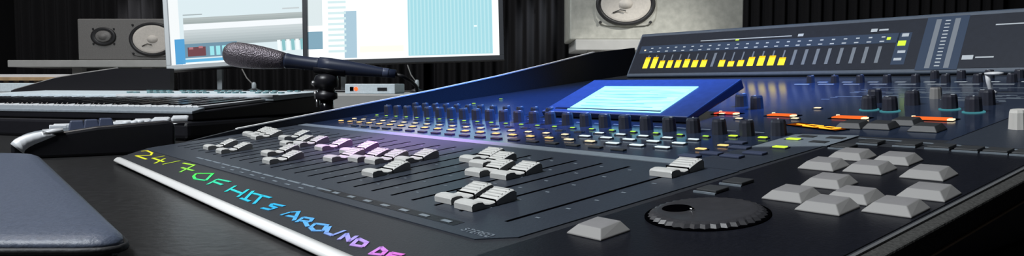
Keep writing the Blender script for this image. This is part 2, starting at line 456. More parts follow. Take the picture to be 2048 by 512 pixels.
# toggle lever
mb = MB(M['whitekey']); q = K(-219, 650, 0)
mb.lathe([(.004, 0), (.004, .002), (.0025, .003)], 14, q)
mb.tube([q+Vector((0, 0, .002)), q+Vector((-.002, .001, .010)), q+Vector((-.0022, .001, .0155))], [.0016, .0018, .0023], 10)
mb.lathe([(.0018, 0), (.0042, .0006), (.0042, .0018), (.0018, .0024)], 14, q+Vector((.0018, .001, .0150)), sx=1.6)
mb.obj('toggle_lever', con)['label'] = 'shiny white toggle lever behind the encoder knobs'
# lit buttons of the channel rows
def led_mesh(mt, w, d, h=1.2):
    mb = MB(M['darkkey'], mt)
    mb.m(M['darkkey']).box(-w/2000-.0012, w/2000+.0012, -d/2000-.0008, d/2000+.0008, 0, h/1000*.6)
    mb.m(mt).box(-w/2000, w/2000, -d/2000, d/2000, h/1000*.6, h/1000)
    return mb
def add_leds(name, mt, spots, w, d):
    p = None
    for b, a in spots:
        if p is None: p = led_mesh(mt, w, d).obj(name, con, loc=K(b, a, .45))
        else: dup(p, con, K(b, a, .45))
n = len(CH)
near = [b for i, b in enumerate(CH) if 1 <= i <= 5]; far = [b for i, b in enumerate(CH) if i > 5]
add_leds('select_button', M['amber'], [(b, 357) for b in far]+[(CH[0]+5, 361)], 6.0, 3.2)
add_leds('select_button', M['white_led'], [(b, 357) for b in near[:3]], 9.5, 3.2)
add_leds('select_button', M['amberw'], [(b, 357) for b in near[3:]], 7, 3.2)
add_leds('solo_button', M['amberw'], [(b, 373) for b in far], 5.0, 3.0)
add_leds('solo_button', M['white_led'], [(b, 373) for b in near], 8.5, 3.0)
add_leds('solo_button', M['amber'], [(CH[0]+10, 376)], 6, 3)
add_leds('on_button', M['white_led'], [(b, 388) for b in near], 7.0, 2.4)
add_leds('on_button', M['darkkey'], [(b, 388) for b in far], 6.0, 2.4)
add_leds('status_light', M['green'], [(b, 401) for b in CH[1:]], 3.6, 1.8)
add_leds('status_light', M['limegreen'], [(-286, 408), (-265, 409)], 5.0, 3.0)
add_leds('status_light', M['green'], [pan(935, 215), pan(948, 209), pan(1002, 200)], 4.5, 2)
add_leds('status_light', M['amberw'], [pan(1635, 219), pan(1590, 240), pan(1478, 240), pan(1445, 230)], 4.5, 3)
# dark buttons between the rows
mb0 = None
for k in range(18):
    mbx = MB(M['darkkey']); mbx.box(-.0055, .0055, -.002, .002, 0, .0012)
    if mb0 is None: mb0 = mbx.obj('mute_button', con, .0004, loc=K(CH[2], 340, .45))
    else: dup(mb0, con, K(CH[2]-21.2*k, 341, .45))
# monitor-panel buttons
p = None
for b, a in [(-262, 352), (-246, 349), (-240, 362), (-258, 374), (-270, 388), (-268, 340)]:
    if p is None: p = MB(M['blueplastic']).box(-.0065, .0065, -.0030, .0030, 0, .0014).obj('routing_button', con, .0004, loc=K(b, a, .45))
    else: dup(p, con, K(b, a, .45))
add_leds('solo_light', M['limegreen'], [pan(1587, 282), pan(1560, 298)], 7.5, 4.0)
# white button frame
mb = MB(M['strip']); kpoly(mb, [(-254, 380), (-217, 398), (-217, 436), (-254, 428)], .45, .9)
mb.m(M['darkkey'])
for px, py in [(1615, 276), (1672, 279), (1638, 287)]:
    b, a = pan(px, py); kbox(mb, b-5, b+5, a-3.0, a+3.0, .85, 1.25)
mb.obj('button_frame', con)['label'] = 'pale grey frame around four small buttons'
# orange windows
mts = [M['redbar'], M['orangebar'], M['orangebar'], M['orangebar']]
for (b0, b1, a), mt in zip([(-367, -347, 504), (-319, -298, 504), (-268, -245, 504), (-219, -193, 510)], mts):
    mb = MB(M['slot']); kbox(mb, b0-2, b1+2, a-6.5, a+5.5, .45, .8); mb.m(mt); kbox(mb, b0, b1-2, a-5.0, a+4.0, .8, 1.6)
    mb.m(M['amberw']); kbox(mb, b1-2, b1+1.5, a-5, a-1.0, .8, 1.8); kbox(mb, b0-1.5, b0+.6, a+4.4, a+5.6, .8, 1.9)
    mb.obj('lit_window', con)['label'] = 'glowing orange window above the dark keys'
# amber digits
mb = MB(M['slot']); kpoly(mb, [(-283, 462), (-238, 447), (-233, 456), (-278, 474)], .45, .9)
mb.m(M['digitback']); kpoly(mb, [(-281, 463.5), (-239, 449.5), (-235.5, 456), (-277, 471.5)], .9, 1.0)
mb.m(M['digit'])
def seg(p, q, t=.65):
    A, Bq = Vector(p), Vector(q); nn = (Bq-A).normalized(); nn = Vector((-nn.y, nn.x))*t
    mb.hexa([K(*(A-nn), 1.0), K(*(Bq-nn), 1.0), K(*(Bq+nn), 1.0), K(*(A+nn), 1.0)], [K(*(A-nn), 1.3), K(*(Bq-nn), 1.3), K(*(Bq+nn), 1.3), K(*(A+nn), 1.3)])
def dg(u, v):
    x0 = Vector((-281, 463.5)); ex = Vector((42, -14))/10; ey = Vector((4.2, 7.5))/2
    return x0+ex*u+ey*v
for u0, segs in ((1.0, 'g'), (3.2, 'abcdef'), (6.6, 'abcdef')):
    w = 2.3; T = {'a':((0,1.75),(w,1.75)),'b':((w,1.75),(w,1)),'c':((w,1),(w,.25)),'d':((0,.25),(w,.25)),'e':((0,1),(0,.25)),'f':((0,1.75),(0,1)),'g':((0,1),(w*.7,1))}
    for sname in segs:
        (ua, va), (ub, vb) = T[sname]; seg(dg(u0+ua, va), dg(u0+ub, vb), .75)
mb.obj('digit_display', con)['label'] = 'glowing amber digit display'
# dark keycaps and buttons on the right
def keycap(w, d, h, t, mt_top, mt_side):
    mb = MB(mt_top, mt_side); W, D = w/2000, d/2000; w2, d2 = W*t, D*t; hh = h/1000
    mb.m(mt_side)
    lo = [(-W, -D, 0), (W, -D, 0), (W, D, 0), (-W, D, 0)]
    md = [(-W, -D, hh*.15), (W, -D, hh*.15), (W, D, hh*.15), (-W, D, hh*.15)]
    hi = [(-w2, -d2+D*.10, hh*.92), (w2, -d2+D*.10, hh*.92), (w2, d2+D*.10, hh*1.05), (-w2, d2+D*.10, hh*1.05)]
    i = mb.add(lo+md+hi)
    mb.face([i+3, i+2, i+1, i], False)
    for o in (0, 4):
        for k in range(4):
            j = (k+1) % 4; mb.face([i+o+k, i+o+j, i+o+4+j, i+o+4+k], False)
    mb.m(mt_top)
    c = mb.add([(0, D*.10, hh*.86)])
    for k in range(4): mb.face([i+8+k, i+8+(k+1) % 4, c], True)
    return mb
kk = None
for b, a in [(-236, 466), (-219, 468), (-212, 486), (-191, 466)]:
    if kk is None: kk = keycap(17, 15, 4.0, .72, M['darkkey'], M['darkkey']).obj('dark_key', con, .0004, loc=K(b, a, .45))
    else: dup(kk, con, K(b, a, .45))
kk = None
for b, a in [(-200, 416), (-180, 416), (-163, 415), (-149, 413), (-136, 413), (-123, 412), (-207, 398), (-206, 296), (-206.5, 277)]:
    if kk is None:
        kk = MB(M['darkkey']).box(-.0055, .0055, -.0050, .0050, 0, .0016).obj('function_button', con, .0004, loc=K(b, a, .4))
        MB(M['strip']).box(-.006, .006, -.0066, -.0056, 0, .0008).obj('button_lip', kk)
    else: dup(kk, con, K(b, a, .4))
# big grey keys
key0 = None
for px, py in [(1703,308),(1647,327),(1793,316),(1739,333),(1857,344),(1658,361),(1583,386),(1708,389),(1857,382),(1654,408),(1791,411)]:
    b, a = pan(px, py, 2.4)
    if key0 is None: key0 = keycap(18.5, 16.5, 4.0, .66, M['key'], M['keyside']).obj('grey_key', con, .0005, loc=K(b, a, .4))
    else: dup(key0, con, K(b, a, .4))
k1 = dup(key0, con, K(*pan(1196, 455, 2.4), .4)); k1['label'] = 'lone grey key left of the jog wheel'
# jog wheel
mb = MB(M['jog'])
n = 72; prof = [(23.6, 0), (23.6, .5), (22.2, 1.8), (19.6, 2.3), (17.5, 2.1), (0.01, 1.9)]
R_ = []
for i, (r, h) in enumerate(prof):
    R_.append(mb.add([((r*(1-(.055 if (i in (0, 1, 2) and k % 2 == 0) else 0)))*math.cos(2*math.pi*k/n)/1000, (r*(1-(.055 if (i in (0, 1, 2) and k % 2 == 0) else 0)))*math.sin(2*math.pi*k/n)/1000, h/1000) for k in range(n)]))
for a, b in zip(R_, R_[1:]):
    for k in range(n):
        j = (k+1) % n; mb.face([a+k, a+j, b+j, b+k], a in R_[3:])
jog = mb.obj('jog_wheel', con, loc=K(-183.5, 241.5, .5))
mb = MB(M['slot']); mb.lathe([(.0052, 0), (.0062, .0002), (.0052, .00035)], 24); o = mb.obj('finger_dimple', jog, loc=(-.0115, -.0045, .00193)); 
mb = MB(M['chrome']); mb.lathe([(.0012, 0), (.0010, .0006), (.0004, .0009)], 12); mb.obj('dimple_pin', jog, loc=(-.0045, -.0035, .0021))
mb = MB(M['slot']); mb.lathe([(.0249, 0), (.0249, .0005), (.024, .0006)], 48); mb.obj('jog_ring', con, loc=K(-183.5, 241.5, .3))
# display pod -------------------------------------------------------------
zb, zt = 6.0, 19.0
pb = [(-515, 450, zb-5), (-352, 440, zb-4)]
pod_pts_b = [(-525, 446), (-345, 446)]
aT = 520
mb = MB(M['pod'], M['poddark'])
def podpt(b, t, off=0):       # t 0..1 up the slanted face
    return K(b, 446+(510-446)*t, zb+(zt+6-zb)*t) + Vector((0, -math.sin(.40), math.cos(.40)))*off/1000
bl, br = -518, -352
lo = [K(bl, 446, .4), K(br, 446, .4), K(br+10, 560, .4), K(bl, 560, .4)]
i = mb.add([podpt(bl, 0, -5.4), podpt(br, 0, -5.4), podpt(br, 1.12, -9), podpt(bl, 1.12, -9), podpt(bl, 0), podpt(br, 0), podpt(br, 1.12), podpt(bl, 1.12)])
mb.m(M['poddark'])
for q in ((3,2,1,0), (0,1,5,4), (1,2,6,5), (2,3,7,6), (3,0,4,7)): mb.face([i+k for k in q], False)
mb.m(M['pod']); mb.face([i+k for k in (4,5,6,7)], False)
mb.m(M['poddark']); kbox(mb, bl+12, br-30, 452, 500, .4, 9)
pod = mb.obj('display_pod', con, .0012)
scr = MB(M['lcd'], M['lcdedge'], M['lcdline'])
def prect(mt, b0, b1, t0, t1, off):
    scr.m(mt); i = scr.add([podpt(b0, t0, off-.6), podpt(b1, t0, off-.6), podpt(b1, t1, off-.6), podpt(b0, t1, off-.6), podpt(b0, t0, off), podpt(b1, t0, off), podpt(b1, t1, off), podpt(b0, t1, off)])
    for q in ((3,2,1,0),(4,5,6,7),(0,1,5,4),(1,2,6,5),(2,3,7,6),(3,0,4,7)): scr.face([i+k for k in q], False)
sb0, sb1 = -488, -382
prect(M['lcdedge'], sb0, sb1, .08, .86, .5)
prect(M['lcd'], sb0+3, sb1-4, .12, .81, .7)
for k in range(6): prect(M['lcdline'], sb0+10, sb1-14-(k % 3)*14, .20+.095*k, .212+.095*k, .8)
s_ = scr.obj('screen', con); s_.parent = pod; s_['label'] = 'glowing pale blue screen'
# meter bridge -------------------------------------------------------------
PH = math.radians(55)
def br_pt(b, s, off=0):
    return K(b, 800+s*math.cos(PH)-off*math.sin(PH), 3+s*math.sin(PH)+off*math.cos(PH))
def brbox(mb, b0, b1, s0, s1, o0, o1, lean=0):
    mb.hexa([br_pt(b0, s0, o0), br_pt(b1, s0, o0), br_pt(b1+lean, s1, o0), br_pt(b0+lean, s1, o0)], [br_pt(b0, s0, o1), br_pt(b1, s0, o1), br_pt(b1+lean, s1, o1), br_pt(b0+lean, s1, o1)])
mb = MB(M['bridgeframe'])
sec = lambda b: [br_pt(b, 0, 0), br_pt(b, 70, 0), K(b, 872, 58), K(b, 872, .5), K(b, 802, .5)]
mb.loft([sec(-736), sec(-112)]); bridge = mb.obj('meter_bridge', con, .0012)
mb = MB(M['bridge'])
brbox(mb, -733, -114, 4.5, 65.5, 0, .35)
mb.m(M['bridgeblue']); brbox(mb, -727, -364, 37, 49, .35, .5); brbox(mb, -366, -352, 10, 49, .35, .5)
brbox(mb, -340, -300, 3, 66, .35, .5)
mb.m(M['bar']); brbox(mb, -331, -326, 5, 63, .5, .6); brbox(mb, -313, -308, 5, 63, .5, .6)
mb.m(M['print'])
for k in range(14): brbox(mb, -322, -317, 7+k*4.1, 8.2+k*4.1, .5, .65)
for k in range(24):
    b = -706+14.1*k; brbox(mb, b-2.5, b+2.5, 38.5, 40, .5, .6); brbox(mb, b-1.5, b+2.5, 44, 45.6, .5, .6)
for b0, b1, s0, s1 in [(-625, -492, 52.2, 53.4), (-484, -477, 51.5, 55), (-397, -390, 52, 56), (-388, -378, 53, 55), (-362, -355, 44, 48), (-362, -354, 24, 27), (-364, -356, 15, 18), (-298, -288, 14, 19), (-286, -270, 15.5, 17), (-275, -240, 52, 53.3), (-236, -200, 52, 53.3), (-240, -228, 14, 19), (-225, -205, 15.5, 17)]:
    brbox(mb, b0, b1, s0, s1, .35, .6)
mb.m(M['limegreen']); brbox(mb, -364, -356, 33, 39, .5, .75); brbox(mb, -377, -373, 41, 44, .5, .75); brbox(mb, -570, -565, 50.5, 52, .5, .75)
mb.m(M['amberw']); brbox(mb, -719, -716, 41, 43, .5, .7)
mb.obj('meter_panel', con).parent = bridge
lit = {0:30,1:30,2:24,3:24,4:24,5:25,6:23,7:23,9:22,10:20,11:21,12:25,13:26,14:26,15:23}
for k in range(24):
    b = -706+14.1*k; mb = MB(M['bar'], M['yellow'], M['yorange'])
    w = 4.2 if k in lit else 2.0
    if k in lit:
        t = lit[k]
        mb.m(M['bar']); brbox(mb, b-1, b+1, t, 33, .36, .7)
        mb.m(M['yellow']); brbox(mb, b-w, b+w, 12.5, 12.5+(t-12.5)*.80, .36, .8)
        mb.m(M['yorange']); brbox(mb, b-w, b+w, 12.5+(t-12.5)*.80, t, .36, .8)
    else:
        mb.m(M['bar']); brbox(mb, b-w, b+w, 12.5, 33, .36, .7)
    o = mb.obj('level_bar', con); o.parent = bridge
    o['label'] = 'lit yellow level bar' if k in lit else 'unlit grey level bar'
# brush lettering along the apron
TXT = {}
def sh(st, dx, dy): return [[(x+dx, y+dy) for x, y in s] for s in st]
strokes = []
def gl(o, pts): return [[(o[0]+23*u+16*v, o[1]+8*u-12*v) for u, v in st] for st in pts]
strokes += gl((272, 311), [[(0,.75),(.25,1),(.75,.95),(.85,.62),(0,0),(.9,.0)]])
strokes += gl((300, 320), [[(.5,1),(0,.35),(.95,.35)],[(.75,.75),(.55,-.15)]])
strokes += [[(327,328),(359,321.5)]]
strokes += sh([[(362,325),(384,329),(356,342.5)],[(359,334),(382,340)]], 5, 1)
strokes += [ [(387,352),(393,346.5),(426,346.5),(412,360.6),(390,357.5),(387,352)],
 [(435,358),(416,368)],[(435,358),(460,363)],[(427,363),(444,369)],
 [(471,371.5),(452,382.5)],[(496,379),(476,393)],[(462,378),(485,387)],
 [(506,382),(490,398)],[(482,396),(499,402)],
 [(506,386),(541,395)],[(524,391),(508,407)],
 [(567.5,411.7),(545,407),(541,411),(552,415.5),(540,419),(524.5,415.5)],
 [(564,429),(581,424),(597.5,422.8),(588,440)],[(575,431),(592,434)],
 [(607,434),(594,443)],[(607,434),(625,437),(620,443),(603,441)],[(610,443),(615,452)],
 [(621,454.5),(631,446.5),(654.5,449.7),(646.6,460.8),(627.6,460.8),(621,454.5)],
 [(659,453),(652,465.5),(665,470),(689,461)],
 [(679,477.6),(693.5,467),(698,482),(713,472)],
 [(704,489),(717,476.6),(734,484.5),(726,492.5),(704,489)],
 [(741.5,506.6),(762,494),(771.6,502),(763.7,509),(741.5,506.6)],
 [(805,509),(783,505),(772,515),(796,521)],[(779,510),(796,515)]]
mt, nt, out = new_mat('rainbow_paint'); N = nt.nodes; L = nt.links
p = N.new('ShaderNodeBsdfPrincipled'); p.inputs['Roughness'].default_value = .6; L.new(p.outputs[0], out.inputs[0])
tc = N.new('ShaderNodeTexCoord'); sx = N.new('ShaderNodeSeparateXYZ'); L.new(tc.outputs['Generated'], sx.inputs[0])
rp = N.new('ShaderNodeValToRGB'); L.new(sx.outputs[0], rp.inputs[0]); L.new(rp.outputs[0], p.inputs['Base Color'])
cols = [(0, (1, .85, .02)), (.22, (.75, .95, .02)), (.42, (.06, .95, .12)), (.56, (.02, .85, .75)), (.72, (.02, .55, 1)), (.86, (.16, .50, 1)), (.95, (.75, .35, 1)), (1, (1, .15, .75))]
cr = rp.color_ramp
for i, (t, c) in enumerate(cols):
    e = cr.elements[i] if i < 2 else cr.elements.new(t)
    e.position = t; e.color = (*c, 1)
mb = MB(mt)
for st in strokes:
    pts = [Vector(pan(x, y, .3)) for x, y in st]
    for A, Bq in zip(pts, pts[1:]):
        nn = (Bq-A).normalized(); nn = Vector((-nn.y, nn.x))
        wA, wB = 1.0, 1.0
        e = (Bq-A).normalized()*.6; A2, B2 = A-e, Bq+e
        mb.hexa([K(*(A2-nn*wA), .02), K(*(B2-nn*wB), .02), K(*(B2+nn*wB), .02), K(*(A2+nn*wA), .02)], [K(*(A2-nn*wA), .3), K(*(B2-nn*wB), .3), K(*(B2+nn*wB), .3), K(*(A2+nn*wA), .3)])
mb.obj('lettering', con)['label'] = 'rainbow brush lettering reading 24 / 7 of hits around along the front edge'

# ================================================================ MONITORS
def monitor(name_label, bl_px, br_px, Y, height, yaw, roll, tilt, draw, lightbezel, postx):
    """screen of the given width whose lower left/right corners are seen at the pixels"""
    A = at(*bl_px, Y); 
    w = (at(*br_px, Y)-A).length/math.cos(yaw)
    Rm = Matrix.Rotation(yaw, 4, 'Z') @ Matrix.Rotation(-roll, 4, 'Y') @ Matrix.Rotation(-tilt, 4, 'X')
    T = Matrix.Translation(A) @ Rm           # local: x right, z up, -y towards viewer, origin lower-left corner
    px_, py_ = at(postx, 170, Y+.09).x, Y+.09
    root = empty('computer_monitor', (px_, py_, RZ), name_label, 'monitor', 'computer monitors on the rear desk')
    inv = Matrix.Translation((-px_, -py_, -RZ))
    bz = .012
    def put(mb, name, par=root, bev=0):
        o = mb.obj(name, root, bev); o.matrix_basis = inv @ T
        return o
    mb = MB(M['bezellight'] if lightbezel else M['bezel'])
    # frame of four bars plus the back
    mb.box(0, w, 0, .012, 0, bz); mb.box(0, w, 0, .012, height-bz, height)
    mb.box(0, bz, 0, .012, bz, height-bz); mb.box(w-bz, w, 0, .012, bz, height-bz)
    put(mb, 'bezel', bev=.001)
    mb = MB(M['plastic']); mb.box(0, w, .0125, .035, 0, height); mb.box(w*.25, w*.75, .035, .06, height*.2, height*.8); put(mb, 'housing', bev=.003)
    mb = MB(); draw(mb, w, height, bz); put(mb, 'screen')
    mb = MB(M['bezellight']); c = Vector((px_, py_, 0))
    mb.box(-.007, .007, -.007, .007, .004, .16)
    o = mb.obj('stand_post', root, .001)
    mb = MB(M['plastic']); mb.box(-.09, .09, -.07, .07, 0, .006); mb.obj('stand_base', root, .002)
    return root
def srect(mb, mt, x0, x1, z0, z1, lay): mb.m(mt).box(x0, x1, .0105-.0004*lay, .012, z0, z1)
E = {}
def em(col, st=1.0):
    k = (col, st)
    if k not in E: E[k] = emit('screen_colour', col, st)
    return E[k]
def draw_left(mb, w, h, bz):
    W = w-2*bz; 
    def r(mt, u0, u1, v0, v1, lay): srect(mb, mt, bz+W*u0, bz+W*u1, bz+v0, bz+v1, lay)
    r(em((.74, .86, .90), 1.0), 0, 1, 0, h-2*bz, 0)
    r(em((.93, .97, .98), 1.0), 0, .07, 0, h-2*bz, 1)
    r(em((.10, .38, .70), 1.0), .03, .10, .004, .075, 2)
    for k in range(6): r(em((.40+.05*k, .47+.05*k, .49+.05*k), .95), .10, .99, .052+.008*k, .060+.008*k, 1)
    r(em((.93, .97, 1.0), 1.0), .10, 1, .100, .117, 1)
    for k in range(3): r(em((.40+.05*k, .46+.05*k, .46+.05*k), .95), .10, .99, .117+.006*k, .123+.006*k, 1)
    r(em((.45, .52, .54), .9), .10, .24, .142, .145, 1); r(em((.62, .68, .70), .95), .84, .97, .146, .150, 1)
    r(em((.22, .38, .50), .8), .10, .48, .020, .060, 2)
    r(em((.30, .12, .14), .6), .12, .25, .024, .050, 3)
    r(em((.60, .25, .28), .8), .13, .16, .044, .050, 4); r(em((.60, .25, .28), .8), .20, .23, .046, .052, 4)
    for k in range(5): r(em((.35, .80, .86), 1.0), .28+.045*k, .31+.045*k, .024, .050, 3)
    for k in range(6): r(em((.30, .62, .66), .9) if k % 2 else em((.93, .99, 1), 1.0), .78+.035*k, .805+.035*k, .024, .056, 3)
    r(em((.15, .50, .80), .95), .08, .60, .008, .016, 2)
    r(em((.85, .95, 1.0), 1.1), .08, .98, .001, .007, 2)
def draw_right(mb, w, h, bz):
    W = w-2*bz
    def r(mt, u0, u1, v0, v1, lay): srect(mb, mt, bz+W*u0, bz+W*u1, bz+v0, bz+v1, lay)
    top = h-2*bz
    r(em((.95, .99, 1.0), 1.15), 0, 1, 0, top, 0)
    r(em((.27, .46, .58), .9), .0, .075, .03, .075, 1)
    r(em((.75, .84, .86), 1.0), .0, .075, .09, top, 1)
    r(em((.45, .64, .76), .95), .19, .255, .005, .125, 1)
    for k in range(10): r(em((.70, .88, .90), 1.0), .105, .20, .020+.014*k, .026+.014*k, 2)
    r(em((1.0, .95, .82), 1.1), .27, .50, .018, .034, 1)
    r(em((.40, .74, .82), 1.0), .525, .965, .006, top, 1)
    for k in range(22): r(em((.52, .82, .88), 1.0), .533+.0195*k, .540+.0195*k, .008, top, 2)
    r(em((.85, .97, 1.0), 1.1), .87, .885, .075, .079, 3)
monitor('left computer monitor with grey and blue track bands, partly behind the microphone', (333, 140), (607, 131), 2.02, .33, math.radians(14), math.radians(4.5), math.radians(14), draw_left, True, 441)
monitor('right and larger computer monitor with bright white and pale blue window', (606, 131), (1009, 124), 1.90, .34, math.radians(-2), math.radians(1.6), math.radians(5), draw_right, False, 688)

# ================================================================ SPEAKERS AND SHELVES
def speaker(label, bl_px, br_px, Yl, Yr, height, flip, depth=.20, woofer=(.655, .50, .40), tweeter=(.225, .57, .19)):
    A, Bq = at(*bl_px, Yl), at(*br_px, Yr)
    xa = Vector((Bq.x-A.x, Bq.y-A.y, 0)); w = xa.length; yaw = math.atan2(xa.y, xa.x)
    base = Vector((A.x, A.y, A.z))
    mw = Matrix.Translation(base) @ Matrix.Rotation(yaw, 4, 'Z')
    root = empty('loudspeaker', None, label, 'loudspeaker', 'near-field loudspeakers on the shelves', mw=mw)
    h = height; SX = 1.4
    fx = (lambda u: w-u) if flip else (lambda u: u)
    mb = MB(M['speakerlight'] if flip else M['speaker']); mb.box(0, w, 0, depth, 0, h); mb.obj('cabinet', root, .003)
    # local drawing frame on the baffle: x right, z up, towards the viewer = -y
    wx, wz, wr = fx(w*woofer[0]), h*woofer[1], h*woofer[2]
    F = Matrix(((1,0,0),(0,0,-1),(0,1,0)))     # z of lathe -> -y
    mb = MB(M['rubber'])
    if True:
        mb.m(M['speaker'] if not flip else M['speakerlight'])
        n = 8
        pts = []
        for k in range(32):
            t = 2*math.pi*k/32; rr = 1/(abs(math.cos(t))**5+abs(math.sin(t))**5)**(1/5)
            pts.append((wx+wr*1.12*SX*math.cos(t)*rr*.93, -.004, wz+wr*1.12*math.sin(t)*rr*.93))
        secs = [[(p[0], .0, p[2]) for p in pts], pts]; mb.loft(secs)
    mb.obj('woofer_plate', root, .001)
    mb = MB(M['rubber']); c = Vector((wx, -.004, wz))
    mb.lathe([(wr*1.02, 0), (wr*1.02, .004), (wr*.95, .008), (wr*.86, .004), (wr*.84, .001), (.0001, .001)], 48, c, F, sx=SX); mb.obj('surround', root)
    mb = MB(M['cone']); mb.lathe([(wr*.86, .004), (wr*.84, .0052), (wr*.45, -.0005), (wr*.24, -.003), (.0001, -.004)], 48, c, F, sx=SX); 
    cone = mb.obj('cone', root)
    # dust cap
    mb = MB(M['cone']); mb.lathe([(wr*.26, -.001), (wr*.24, .004), (wr*.16, .009), (wr*.07, .011), (.0001, .0115)], 32, c, F, sx=SX); mb.obj('dust_cap', cone)
    mb = MB(M['rubber']); mb.tube([c+Vector((-wr*.45*SX, -.0055, -wr*.42)), c+Vector((-wr*.2*SX, -.008, -wr*.28)), c+Vector((0, -.009, -wr*.34))], .0012, 8); mb.obj('lead_wire', cone)
    for sx_, sz_ in ((1, 1), (1, -1), (-1, 1), (-1, -1)):
        mb = MB(M['rubber']); mb.lathe([(.0035, 0), (.0035, .002), (.002, .003)], 12, Vector((wx+sx_*wr*SX*.86, -.004, wz+sz_*wr*.86)), F); mb.obj('screw', root)
    # tweeter
    tx, tz, tr = fx(w*tweeter[0]), h*tweeter[1], h*tweeter[2]
    c = Vector((tx, 0, tz)); mb = MB(M['rubber'])
    mb.lathe([(tr*1.15, 0), (tr*1.15, .004), (tr*1.0, .006), (tr*.8, .003), (tr*.55, .0015), (.0001, .0015)], 40, c, F, sx=SX); tw = mb.obj('tweeter', root)
    mb = MB(M['speaker']); mb.lathe([(tr*.8, .0018), (tr*.62, .0065), (tr*.4, .005), (tr*.36, .009), (.0001, .011)], 32, c, F, sx=SX); mb.obj('tweeter_dome', tw)
    for sx_, sz_ in ((1, 1), (1, -1), (-1, 1), (-1, -1)):
        mb = MB(M['rubber']); mb.lathe([(.003, 0), (.003, .002)], 10, Vector((tx+sx_*tr*SX*.95, 0, tz+sz_*tr*.95)), F); mb.obj('screw', root)
    return root, yaw, w, base
def shelf(label, root_base, yaw, x0, x1, y0, y1, thick, legx):
    mw = Matrix.Translation(root_base) @ Matrix.Rotation(yaw, 4, 'Z')
    H0 = root_base.z-thick-RZ
    mwb = mw.copy(); mwb.translation = Vector((root_base.x, root_base.y, RZ))
    root = empty('speaker_shelf', None, label, 'shelf', 'raised speaker shelves', mw=mwb)
    MB(M['shelf']).box(x0, x1, y0, y1, H0, H0+thick).obj('shelf_board', root, .0015)
    for x in legx:
        for y in (y0+.04, y1-.05):
            MB(M['keyside']).box(x-.016, x+.016, y-.012, y+.012, 0, H0).obj('shelf_foot', root, .001)
r1, yw, w1, b1 = speaker('small grey loudspeaker lying on the left shelf beside the left monitor', (157, 120), (388, 120), 2.30, 2.30, .126, False)
shelf('pale left shelf under the small grey loudspeaker', b1-Vector((0, 0, .001)), yw, -.205, .40, -.02, .22, .021, (-.01, .205))
r2, yw2, w2, b2 = speaker('larger pale loudspeaker on the right shelf, above the meter bridge', (1140, 79), (1486, 79), 1.80, 1.80, .190, True, .20, (.682, .44, .262), (.24, .76, .125))
shelf('right shelf under the pale loudspeaker behind the console', b2-Vector((0, 0, .001)), yw2, .012, w2+.02, -.02, .20, .025, (.06, w2*.80))

# ================================================================ MICROPHONE AND STAND
YM = 1.05
h0, h1 = at(447, 106, YM), at(790, 148, YM)
ax = (h1-h0); Lm = ax.length; axn = ax.normalized()
zr = Vector((0, 1, 0)).cross(axn).normalized(); Rm = Matrix((axn.cross(zr) * -1, zr, axn)).transposed()
micm = Matrix.Translation(h0) @ Rm.to_4x4()
mroot = empty('microphone', None, 'black handheld microphone with mesh grille lying in a stand clip', 'microphone', mw=micm)
pxm = YM/FPX
grille_m, nt, out = new_mat('mic_grille'); N = nt.nodes; L = nt.links
p = N.new('ShaderNodeBsdfPrincipled'); p.inputs['Base Color'].default_value = (.16, .14, .16, 1); p.inputs['Metallic'].default_value = .5; p.inputs['Roughness'].default_value = .42
L.new(p.outputs[0], out.inputs[0]); tc = N.new('ShaderNodeTexCoord'); vo = N.new('ShaderNodeTexVoronoi'); vo.inputs['Scale'].default_value = 520
bp = N.new('ShaderNodeBump'); bp.inputs['Strength'].default_value = .5; bp.inputs['Distance'].default_value = .0015
L.new(tc.outputs['Object'], vo.inputs['Vector']); L.new(vo.outputs['Distance'], bp.inputs['Height']); L.new(bp.outputs[0], p.inputs['Normal'])
def P_(l): return [(r*pxm, z*pxm) for r, z in l]
mb = MB(grille_m); mb.lathe(P_([(.5, 0), (8, .8), (14.5, 3.5), (20, 9), (23.5, 17), (24.8, 28), (24.8, 45), (24.2, 60), (22.5, 78), (20.0, 98), (17.0, 116), (15.0, 124)]), 40); mb.obj('grille', mroot)
mb = MB(M['mic']); mb.lathe(P_([(15.0, 124.2), (15.4, 128), (14.2, 134), (13.4, 150), (13.2, 180), (13.6, 185), (13.8, 190), (14.8, 192)]), 36); mb.obj('neck', mroot)
mb = MB(M['mic']); mb.lathe(P_([(15.6, 192.2), (16.2, 215), (15.2, 245), (12.6, 285), (9.5, 318), (8.6, 330), (8.6, 345), (6, 346)]), 36); mb.obj('handle', mroot)
mb = MB(M['blueplastic']); mb.lathe(P_([(9.3, 319.5), (9.6, 322), (9.6, 330), (9.0, 332)]), 32); mb.obj('tail_ring', mroot)
# stand
sx_, sy_ = at(653, 180, YM).x, YM
st = empty('microphone_stand', (sx_, sy_, DESK), 'short black microphone stand with clip behind the left console cheek', 'microphone stand')
def zpx(y): return at(0, y, YM).z-DESK
mb = MB(M['plastic']); mb.lathe([(.045, 0), (.045, .006), (.038, .011), (.012, .016)], 36); mb.obj('base', st)
mb = MB(M['gloss']); mb.lathe([(.0095, .014), (.0095, zpx(196))], 20); mb.obj('post', st)
mb = MB(M['plastic']); mb.lathe([(.0105, zpx(200)), (.0150, zpx(197)), (.0150, zpx(186)), (.012, zpx(184)), (.0115, zpx(176)), (.0160, zpx(174)), (.0170, zpx(160)), (.015, zpx(152)), (.007, zpx(147))], 24); mb.obj('swivel', st)
mb = MB(M['steel']); mb.lathe([(.0045, 0), (.0045, .004), (.003, .006)], 14, (0, 0, 0), Matrix(((0,0,-1),(0,1,0),(1,0,0)))); mb.obj('swivel_screw', st, loc=(-.015, 0, zpx(167)))
mb = MB(M['steel']); mb.tube([(-.0155, -.001, zpx(198)), (-.0155, -.001, zpx(182))], .0022, 8); mb.tube([(-.0125, -.004, zpx(214)), (-.0125, -.004, zpx(198))], .0018, 8); mb.obj('side_rod', st)
